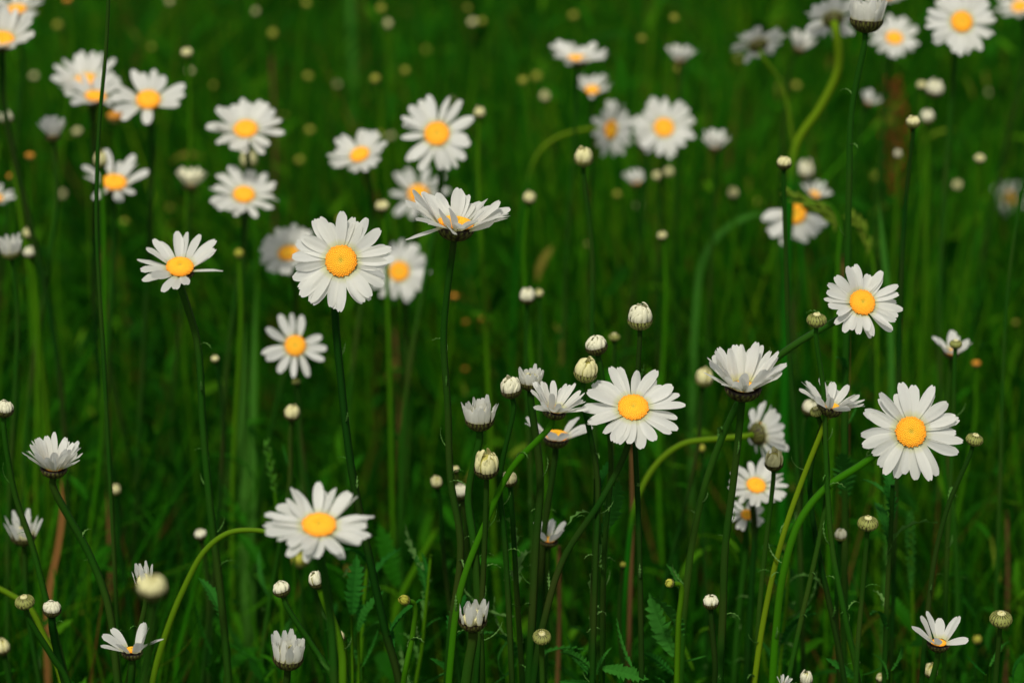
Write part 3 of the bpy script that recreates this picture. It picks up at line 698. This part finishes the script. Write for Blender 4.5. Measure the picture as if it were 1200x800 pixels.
B(168, 678, 24, 'opening', 'white petals of a bud peeking out behind the big out of focus bud', 1.42, n=(-.1, .93), pet=6, plen=1.5, elev=80, stem=[(166, 720), (150, 800)])
B(27, 624, 34, 'opening', 'slightly blurred white opening bud behind a leaning stem at the left edge', 1.58, pet=8, plen=1.3, elev=70)
B(1016, 18, 42, 'opening', 'big pale opening bud with a dark cup at the top edge', 1.48, n=(0.05, .96), pet=18, plen=1.1, elev=82, sr=0.0016, stem=[(1004, 60), (998, 130), (995, 210), (993, 330), (990, 480), (990, 640)])
B(1070, 144, 20, 'button', 'pale topped bud with a dark cup standing before a white bud, upper right', 1.55, stem=[(1069, 175), (1061, 240), (1056, 330), (1052, 500)], leaves=0)
B(919, 192, 21, 'button', 'cream bud with a dark cup above the hanging petal daisy', 1.55, stem=[(922, 230), (921, 300), (924, 400), (934, 540)], leaves=0)
B(684, 187, 26, 'button', 'low wide cream bud with a dark cup on a straight stem, upper centre right', 1.60, n=(0, .9), stem=[(690, 230), (694, 300), (694, 400), (698, 560)], leaves=0, seed=3)
# ---- blurred buds (label, x, y, w, kind, d, col)
for (x, y, w_, k, d, col, lab) in [
    (12, 292, 28, 'opening', 1.7, 'white', 'blurred white opening bud, leftmost of three at the left edge'),
    (35, 297, 22, 'button', 1.85, 'white', 'blurred bud, lower right of three at the left edge'),
    (33, 275, 19, 'button', 1.9, 'cream', 'blurred cream bud, topmost of three at the left edge'),
    (8, 140, 22, 'button', 1.9, 'white', 'blurred white bud at the left edge beside the half opened daisy'),
    (118, 190, 22, 'button', 1.8, 'cream', 'blurred cream bud overlapping the broad petalled daisy at left'),
    (219, 63, 21, 'button', 2.0, 'cream', 'cream bud above right of the uneven petalled daisy, top left'),
    (292, 190, 28, 'button', 2.1, 'cream', 'pale bud between the upper left pair of stacked daisies'),
    (280, 298, 17, 'button', 1.85, 'lime', 'small greenish yellow bud on top of a thick pale stalk at left'),
    (252, 421, 14, 'button', 1.7, 'cream', 'tiny cream bud right beside the sparse daisy stem'),
    (136, 575, 16, 'button', 1.75, 'cream', 'small cream bud low at left beside a leaning dry stalk'),
    (235, 627, 19, 'button', 1.65, 'white', 'white bud beside the top of the pale arching stem'),
    (3, 760, 22, 'button', 1.25, 'cream', 'out of focus cream bud cut by the left edge at the bottom'),
    (352, 656, 28, 'button', 1.75, 'lime', 'lime green blurred bud under the wide tilted daisy'),
    (342, 486, 23, 'button', 1.65, 'cream', 'cream bud below the star shaped daisy'),
    (347, 447, 14, 'globe', 1.72, 'lime', 'small green bud touching the lower petals of the star shaped daisy'),
    (448, 243, 23, 'button', 1.85, 'cream', 'cream bud left of the cupped daisy'),
    (562, 134, 20, 'button', 1.9, 'cream', 'cream bud right of the upper centre daisy'),
    (620, 234, 21, 'button', 1.85, 'cream', 'cream bud right of the cupped daisy'),
    (618, 349, 24, 'button', 1.7, 'white', 'left of a touching pair of pale buds above the cluster'),
    (632, 345, 14, 'button', 1.75, 'cream', 'right and smaller of a touching pair of pale buds above the cluster'),
    (688, 286, 13, 'globe', 2.3, 'lime', 'greenish blurred bud above right of the touching pair'),
    (776, 277, 18, 'button', 1.9, 'cream', 'cream bud alone in the grass right of centre, upper half'),
    (825, 445, 26, 'button', 1.65, 'cream', 'blurred cream bud left of the upright fan daisy'),
    (859, 229, 21, 'button', 2.1, 'cream', 'cream blurred bud under the right half opened daisy of the white group'),
    (771, 207, 22, 'button', 2.2, 'cream', 'left of two touching yellow white buds under the white group'),
    (784, 203, 20, 'button', 2.3, 'cream', 'right of two touching yellow white buds under the white group'),
    (1080, 101, 20, 'button', 2.1, 'cream', 'yellowish blurred bud left of a touching white bud, upper right'),
    (1095, 107, 29, 'button', 2.0, 'white', 'white blurred bud right of a touching yellowish bud, upper right'),
    (1087, 139, 24, 'button', 2.0, 'white', 'white blurred bud behind the dark cupped bud, upper right'),
    (944, 203, 28, 'button', 2.05, 'white', 'round white blurred bud above the green grass spikelet'),
    (1148, 187, 20, 'button', 2.0, 'cream', 'cream blurred bud alone at the upper right'),
    (1052, 182, 16, 'button', 2.1, 'white', 'narrow white bud in front of the red brown sorrel spike'),
    (985, 628, 17, 'button', 1.5, 'white', 'small white bud left of the closed striped bud on the upright stem'),
    (512, 567, 17, 'button', 1.6, 'cream', 'cream bud left of the tall dark stem, below centre'),
    (540, 577, 24, 'button', 1.6, 'white', 'white bud partly behind the tall dark stem, below centre'),
    (534, 550, 12, 'button', 1.6, 'cream', 'tiny pale bud between two dark stems, below centre'),
    (553, 658, 12, 'button', 1.7, 'cream', 'tiny pale bud between the stems above the horned bud'),
    (1145, 750, 15, 'button', 1.7, 'lime', 'olive blurred bud between the crown daisy and the right closed bud'),
    (945, 797, 17, 'button', 1.45, 'white', 'white bud at the bottom edge, left of two'),
    (1033, 795, 16, 'button', 1.5, 'cream', 'cream bud at the bottom edge left of the crown daisy'),
    (1091, 788, 18, 'button', 1.5, 'cream', 'cream bud at the bottom edge under the crown daisy'),
    (1144, 427, 16, 'spent', 1.9, 'lime', 'dull yellow faded flower right of the dark green bud'),
    (1190, 378, 13, 'button', 2.3, 'lime', 'faint olive bud near the right edge, mid height'),
    (730, 662, 10, 'button', 1.6, 'lime', 'tiny brownish bud right of the toothed upright leaf'),
    (822, 526, 14, 'button', 1.75, 'lime', 'small lime bud on the pale arching stem right of the large daisy'),
    (398, 258, 16, 'button', 2.2, 'lime', 'faint green bud right above the large open daisy'),
    (135, 139, 26, 'spent', 2.1, 'lime', 'orange faded flower between the crowded pair and the broad petalled daisy'),
    (35, 184, 18, 'spent', 2.1, 'lime', 'upper of two orange faded flowers at the left edge'),
    (13, 208, 17, 'spent', 2.1, 'lime', 'lower of two orange faded flowers at the left edge'),
    (79, 2, 19, 'spent', 2.3, 'lime', 'orange faded flower cut by the top edge at left'),
    (532, 348, 17, 'spent', 2.2, 'lime', 'orange blurred flower right beside the tall dark stem'),
    (546, 378, 15, 'spent', 2.3, 'lime', 'left of two faint orange flowers low behind the tall dark stem'),
    (566, 375, 15, 'spent', 2.3, 'lime', 'right of two faint orange flowers low behind the tall dark stem'),
    (545, 433, 15, 'spent', 2.3, 'lime', 'faint orange flower lowest behind the tall dark stem'),
    (1183, 228, 18, 'spent', 2.7, 'lime', 'faint orange flower head near the right edge, upper half'),
]:
    B(x, y, w_, k, lab, d, (random.uniform(-.15, .15), .9), col=col, leaves=1, sm=M_STEM if d < 1.8 else M_STEMM)
# ---- far yellow green buds: nothing tells them apart
far = [(199, 3), (68, 31), (178, 56), (223, 84), (167, 94), (72, 229), (200, 244), (91, 155), (250, 101), (146, 260), (447, 11), (454, 30), (320, 41),
       (361, 90), (359, 5), (440, 93), (475, 84), (554, 27), (565, 26), (333, 135), (363, 153), (351, 188), (447, 157), (458, 161), (548, 10), (672, 19),
       (752, 46), (629, 91), (613, 95), (639, 115), (794, 82), (790, 22), (723, 228), (748, 242), (888, 240), (933, 101), (1025, 208), (1121, 219),
       (808, 302), (472, 453), (268, 392), (395, 100), (300, 15), (530, 120), (500, 60), (705, 210), (865, 70), (1160, 110), (40, 90), (268, 330)]
for i, (x, y) in enumerate(far):
    rr = random.Random(i); k = 'spent' if rr.random() < 0.15 else 'button'
    d = rr.uniform(2.3, 2.8) if i < 38 else rr.uniform(2.7, 3.2)
    o = B(x, y, rr.uniform(17, 22), 'button', 'tiny yellow green bud blurred to a soft dot in the grass far behind', d, (rr.uniform(-.3, .3), .85), col=rr.choice(('lime', 'lime', 'cream')), group='far yellow green buds blurred to dots', sm=M_STEMM, leaves=0)

# ================================================================ stalks and grass things
def stalk(name, label, cat, pts, Y, r0, r1, material, to_ground=True, group=None, leaves=0, seed=1):
    P = [at_y(x, y, Y) for x, y in pts]
    if to_ground:
        a, b_ = P[-2], P[-1]; sl = max(-.3, min(.3, (b_.x - a.x) / max(0.02, a.z - b_.z)))
        P.append(Vector((b_.x + sl * b_.z * 0.3, b_.y, b_.z * 0.5))); P.append(Vector((b_.x + sl * b_.z * 0.5, b_.y, -0.004)))
    base = P[-1].copy(); base.z = 0
    W = catmull(P, 7); m_ = len(W)
    V, Fc = tube_geo([p - base for p in W], [r0 + (r1 - r0) * i / (m_ - 1) for i in range(m_)], 8)
    root = thing(name, label, cat, base, group); link('stem', mesh('stem', V, Fc, material), root)
    rs = random.Random(seed)
    for k in range(leaves):
        i = min(m_ - 2, int(m_ * (0.08 + 0.6 * (k + rs.random() * .8) / leaves))); s_ = rs.uniform(0.02, 0.045)
        M = Matrix.Translation(W[i] - base) @ Matrix.Rotation(rs.uniform(0, 6.28), 4, 'Z') @ Matrix.Rotation(-rs.uniform(.4, 1.2), 4, 'Y') @ Matrix.Diagonal((s_, s_, s_, 1))
        link('leaf', rs.choice(LEAF[:2] + CURLY), root, M)
    return root, base, W
def blade(name, label, cat, pts, Y, wid, material, group=None):
    """a broad grass blade with a folded cross-section, tip first"""
    P = [at_y(x, y, Y) for x, y in pts]; b_ = P[-1]
    P.append(Vector((b_.x, b_.y, b_.z * .5))); P.append(Vector((b_.x, b_.y, -0.004)))
    base = P[-1].copy(); base.z = 0; W = catmull(P, 7); n = len(W); V = []
    for i, p in enumerate(W):
        t_ = (W[min(n - 1, i + 1)] - W[max(0, i - 1)]).normalized(); sd_ = t_.cross(Vector((0.25, 1, 0))).normalized(); s = i / (n - 1)
        w_ = wid * min(1, 0.08 + s * 5) * 0.5; nn = sd_.cross(t_).normalized(); q = p - base
        V += [q - sd_ * w_, q + nn * w_ * 0.35, q + sd_ * w_]
    root = thing(name, label, cat, base, group)
    link('leaf_blade', mesh('leaf_blade', V, grid_faces(n, 3), material), root); return root
stalk('arching_stem', 'thick pale green stem bent over in an arch at the lower left', 'stem', [(330, 627), (300, 621), (268, 624), (240, 645), (215, 690), (195, 740), (178, 800)], 1.40, 0.0012, 0.0021, M_STEMP)
stalk('arching_stem', 'thick pale green stem running down right from the left edge at the bottom', 'stem', [(-12, 684), (10, 695), (35, 712), (52, 745), (66, 775), (76, 815)], 1.43, 0.0014, 0.0020, M_STEMP)
stalk('curved_stem', 'thick blurred stem slanting between the bud cluster and the wide tilted daisy', 'stem', [(512, 620), (490, 660), (470, 700), (455, 760), (450, 810)], 1.75, 0.002, 0.0025, M_STEMM)
stalk('leafy_stem', 'upright leafy stem without a flower under the arching stem daisy', 'stem', [(1046, 568), (1044, 620), (1040, 690), (1036, 800)], 1.41, 0.0012, 0.0018, M_STEM, leaves=7, seed=4)
stalk('leafy_stem', 'dark upright leafy stem under the large daisy by the cluster', 'stem', [(700, 560), (698, 640), (695, 720), (693, 800)], 1.39, 0.0018, 0.0022, M_STEM, leaves=8, seed=9)
stalk('leafy_stem', 'slim leafy stem behind the green bud with white tip', 'stem', [(432, 640), (428, 690), (424, 750), (420, 810)], 1.50, 0.0010, 0.0015, M_STEMM, leaves=9, seed=12)
stalk('leafy_stem', 'leafy stem at the bottom right of the horned bud', 'stem', [(600, 600), (602, 680), (606, 740), (610, 810)], 1.43, 0.0010, 0.0015, M_STEMM, leaves=9, seed=15)
stalk('leafy_stem', 'leafy stem left of the horned bud at the bottom', 'stem', [(505, 650), (500, 700), (494, 760), (486, 810)], 1.48, 0.0008, 0.0014, M_STEMM, leaves=9, seed=18)
stalk('leafy_stem', 'leafy stem rising beside the olive bud stem', 'stem', [(925, 650), (922, 700), (916, 760), (912, 810)], 1.50, 0.0008, 0.0014, M_STEMM, leaves=9, seed=21)
stalk('thin_stalk', 'thin dark stalk crossing the whole upper left in front of the daisies', 'stalk', [(128, -25), (124, 60), (116, 150), (113, 250), (116, 330), (122, 430)], 1.46, 0.0009, 0.0012, M_STEM)
stalk('thin_stalk', 'thin dark stalk leaning along the right edge', 'stalk', [(1208, 170), (1195, 240), (1183, 320), (1176, 420), (1172, 560)], 1.6, 0.0011, 0.0016, M_STEM)
for x0, x1, y0, Y, lab in [(740, 738, 520, 1.6, 'red brown dry stalk standing below the large daisy by the cluster'), (988, 992, 300, 1.9, 'red brown dry stalk behind the medium turned daisy'),
                           (120, 126, 290, 1.85, 'red brown dry stalk standing left of the sparse daisy'), (655, 652, 640, 1.6, 'short brown dry stalk under the small gapped daisy'),
                           (1180, 1178, 600, 1.8, 'brown dry stalk at the right edge above the closed striped bud'), (462, 470, 380, 2.2, 'brown dry stalk far behind, right of the large open daisy'),
                           (318, 322, 60, 2.6, 'brown dry stalk far behind at the top, left of centre')]:
    stalk('dry_stalk', lab, 'stalk', [(x0, y0), ((x0 + x1) / 2 + 2, y0 + 90), (x1, y0 + 200)], Y, 0.0012, 0.0017, M_STEMB)
blade('dry_leaf', 'orange brown withered grass leaf bent upright at the lower left', 'leaf', [(72, 560), (73, 600), (68, 640), (58, 690), (55, 740)], 1.65, 0.0042, M_DRY)
blade('broad_grass_blade', 'left of two broad bright green grass blades standing side by side at left', 'grass blade', [(283, 306), (284, 420), (285, 560), (286, 700), (286, 800)], 1.85, 0.0065, M_MIDGRASS)
blade('broad_grass_blade', 'right of two broad bright green grass blades standing side by side at left', 'grass blade', [(300, 330), (297, 450), (296, 600), (296, 800)], 1.95, 0.005, M_MIDGRASS)
blade('broad_grass_blade', 'broad lime grass blade at the top edge above the tilted daisy', 'grass blade', [(410, -60), (411, 20), (413, 70), (414, 160)], 3.2, 0.009, M_MIDGRASS)
blade('broad_grass_blade', 'curved grass blade arching behind the hanging petal daisy', 'grass blade', [(908, 250), (880, 252), (850, 268), (825, 300), (815, 370), (812, 460)], 2.1, 0.0050, M_MIDGRASS)
blade('broad_grass_blade', 'bright grass blade under the green spikelet at upper right', 'grass blade', [(1030, 235), (1035, 290), (1042, 360), (1045, 450)], 1.8, 0.004, M_MIDGRASS)
# grass spikelets
def ellipsoid(c, ax, r_, l):
    V = []; Fc = []; nu, nv = 7, 7; q = ax.to_track_quat('Z', 'Y')
    for i in range(nu):
        s = i / (nu - 1); rr = r_ * math.sin(math.pi * min(.97, max(.06, s)))
        for j in range(nv): a = 2 * math.pi * j / nv; V.append(c + q @ Vector((rr * math.cos(a), rr * 0.6 * math.sin(a), l * (s - .5))))
    for i in range(nu - 1):
        for j in range(nv): Fc.append((i * nv + j, i * nv + (j + 1) % nv, (i + 1) * nv + (j + 1) % nv, (i + 1) * nv + j))
    return V, Fc
def seeded(root, base, pts, n, rad, size, leng, material, seed, name='seed_head', along=True):
    rs = random.Random(seed); V = []; Fc = []
    for k in range(n):
        f = (k + .5) / n * (len(pts) - 1); i = min(int(f), len(pts) - 2); p = pts[i].lerp(pts[i + 1], f - i)
        ax = (pts[i] - pts[i + 1]).normalized(); a = k * 2.4; tp = math.sin(math.pi * (0.15 + 0.8 * k / n))
        side = Vector((math.cos(a), math.sin(a), 0)); side = (side - ax * side.dot(ax)).normalized()
        v, fc = ellipsoid(p - base + side * rad * tp, (ax * 1.2 + side * .6 + Vector((rs.uniform(-.3, .3),) * 3)).normalized(), size * rs.uniform(.8, 1.2), leng * rs.uniform(.8, 1.2))
        o = len(V); V += v; Fc += [tuple(o + q for q in ff) for ff in fc]
    link(name, mesh(name, V, Fc, material), root)
def spike(name, label, cat, pts, Y, headpts, n, rad, size, leng, smat, hmat, seed):
    root, base, W = stalk(name, label, cat, pts, Y, 0.0008, 0.0013, smat)
    seeded(root, base, [at_y(x, y, Y) for x, y in headpts], n, rad, size, leng, hmat, seed)
spike('grass_spikelet', 'thick twisted green grass spikelet lying across the hanging petal daisy', 'grass', [(922, 228), (950, 238), (972, 240), (984, 262), (982, 300), (978, 420)], 1.75, [(922, 226), (945, 238), (965, 246), (977, 262)], 22, .003, .0022, .013, M_STEMM, M_LIMEGRASS, 1)
spike('grass_spikelet', 'green grass spikelet drooping to the right of the thick twisted one', 'grass', [(998, 255), (1008, 262), (1020, 290), (1026, 340), (1028, 450)], 1.8, [(998, 254), (1008, 264), (1018, 290)], 14, .002, .0018, .012, M_STEMM, M_LIMEGRASS, 2)
spike('sorrel_spike', 'red brown sorrel spike blurred behind the dark cupped buds, upper right', 'sorrel', [(1046, 95), (1048, 160), (1054, 240), (1058, 330), (1060, 470)], 2.5, [(1046, 92), (1048, 160), (1053, 240)], 80, .012, .0022, .008, M_STEMB, M_SORREL, 3)
spike('plantain_spike', 'dark narrow plantain spike standing between the two lower right closed buds', 'plantain', [(1067, 605), (1068, 660), (1070, 730), (1071, 800)], 1.62, [(1066, 600), (1067, 640), (1068, 690)], 60, .0022, .0013, .004, M_STEMM, M_LEAFO, 4)
spike('grass_spikelet', 'narrow pale green grass spike right of the wide tilted daisy edge, lower left of centre', 'grass', [(312, 520), (320, 560), (326, 620), (330, 700)], 1.6, [(312, 518), (317, 545), (322, 575)], 18, .0015, .0013, .007, M_STEMM, M_MIDGRASS, 5)
# toothed leaf plants close up
def leaf_plant(label, specs, Y, seed):
    rs = random.Random(seed); bx = at_y(*specs[0][0], Y); base = Vector((bx.x, Y, 0))
    root = thing('toothed_leaf_plant', label, 'plant', base)
    for (p0, p1, k) in specs:
        a = at_y(*p0, Y); b_ = at_y(*p1, Y + rs.uniform(-.01, .01)); L = (b_ - a).length; q = (b_ - a).to_track_quat('X', 'Z')
        M = Matrix.Translation(a - base) @ q.to_matrix().to_4x4() @ Matrix.Rotation(rs.choice((-1.3, 1.3, 1.0)), 4, 'X') @ Matrix.Diagonal((L, L, L, 1))
        link('leaf', LEAF[k], root, M)
        P = [a, Vector((a.x * .7 + bx.x * .3, Y, a.z * .6)), Vector((bx.x, Y, 0))]
        W = catmull(P, 6); V, Fc = tube_geo([w__ - base for w__ in W], [0.0007 + 0.0005 * i / len(W) for i in range(len(W))], 6)
        link('stem', mesh('stem', V, Fc, M_STEMM), root)
leaf_plant('upright pale toothed leaf beside the leafy stem under the large daisy', [((706, 625), (727, 562), 2)], 1.40, 1)
leaf_plant('broad toothed leaves beside the tiny yellow bud, lower right of centre', [((792, 770), (760, 695), 2), ((790, 790), (752, 762), 0), ((798, 775), (828, 768), 3)], 1.41, 2)
leaf_plant('toothed leaves spreading at the bottom edge right of the flat topped bud', [((705, 782), (760, 795), 2), ((695, 785), (655, 760), 0), ((700, 790), (716, 755), 1), ((690, 800), (655, 798), 0)], 1.38, 3)
leaf_plant('toothed leaves at the bottom edge left of the leafy stem, lower right', [((1010, 800), (968, 770), 0), ((1040, 795), (1022, 760), 1), ((1045, 785), (1060, 750), 1), ((1012, 790), (1035, 780), 3)], 1.40, 4)
leaf_plant('feathery toothed leaves right of the green bud with white tip', [((412, 720), (418, 650), 2), ((420, 740), (448, 690), 0), ((405, 745), (380, 735), 1), ((425, 780), (445, 735), 3)], 1.44, 5)
leaf_plant('toothed leaf rising under the star shaped daisy stem at left', [((318, 700), (300, 640), 1), ((345, 560), (330, 520), 3), ((322, 760), (345, 720), 0)], 1.6, 6)
leaf_plant('toothed leaves near the right bottom corner', [((1160, 780), (1186, 745), 1), ((1155, 790), (1130, 765), 3), ((1188, 800), (1205, 760), 0)], 1.42, 7)
leaf_plant('toothed leaves beside the horned bud at the bottom', [((590, 790), (598, 740), 1), ((580, 800), (612, 770), 3), ((530, 790), (505, 770), 0)], 1.41, 8)
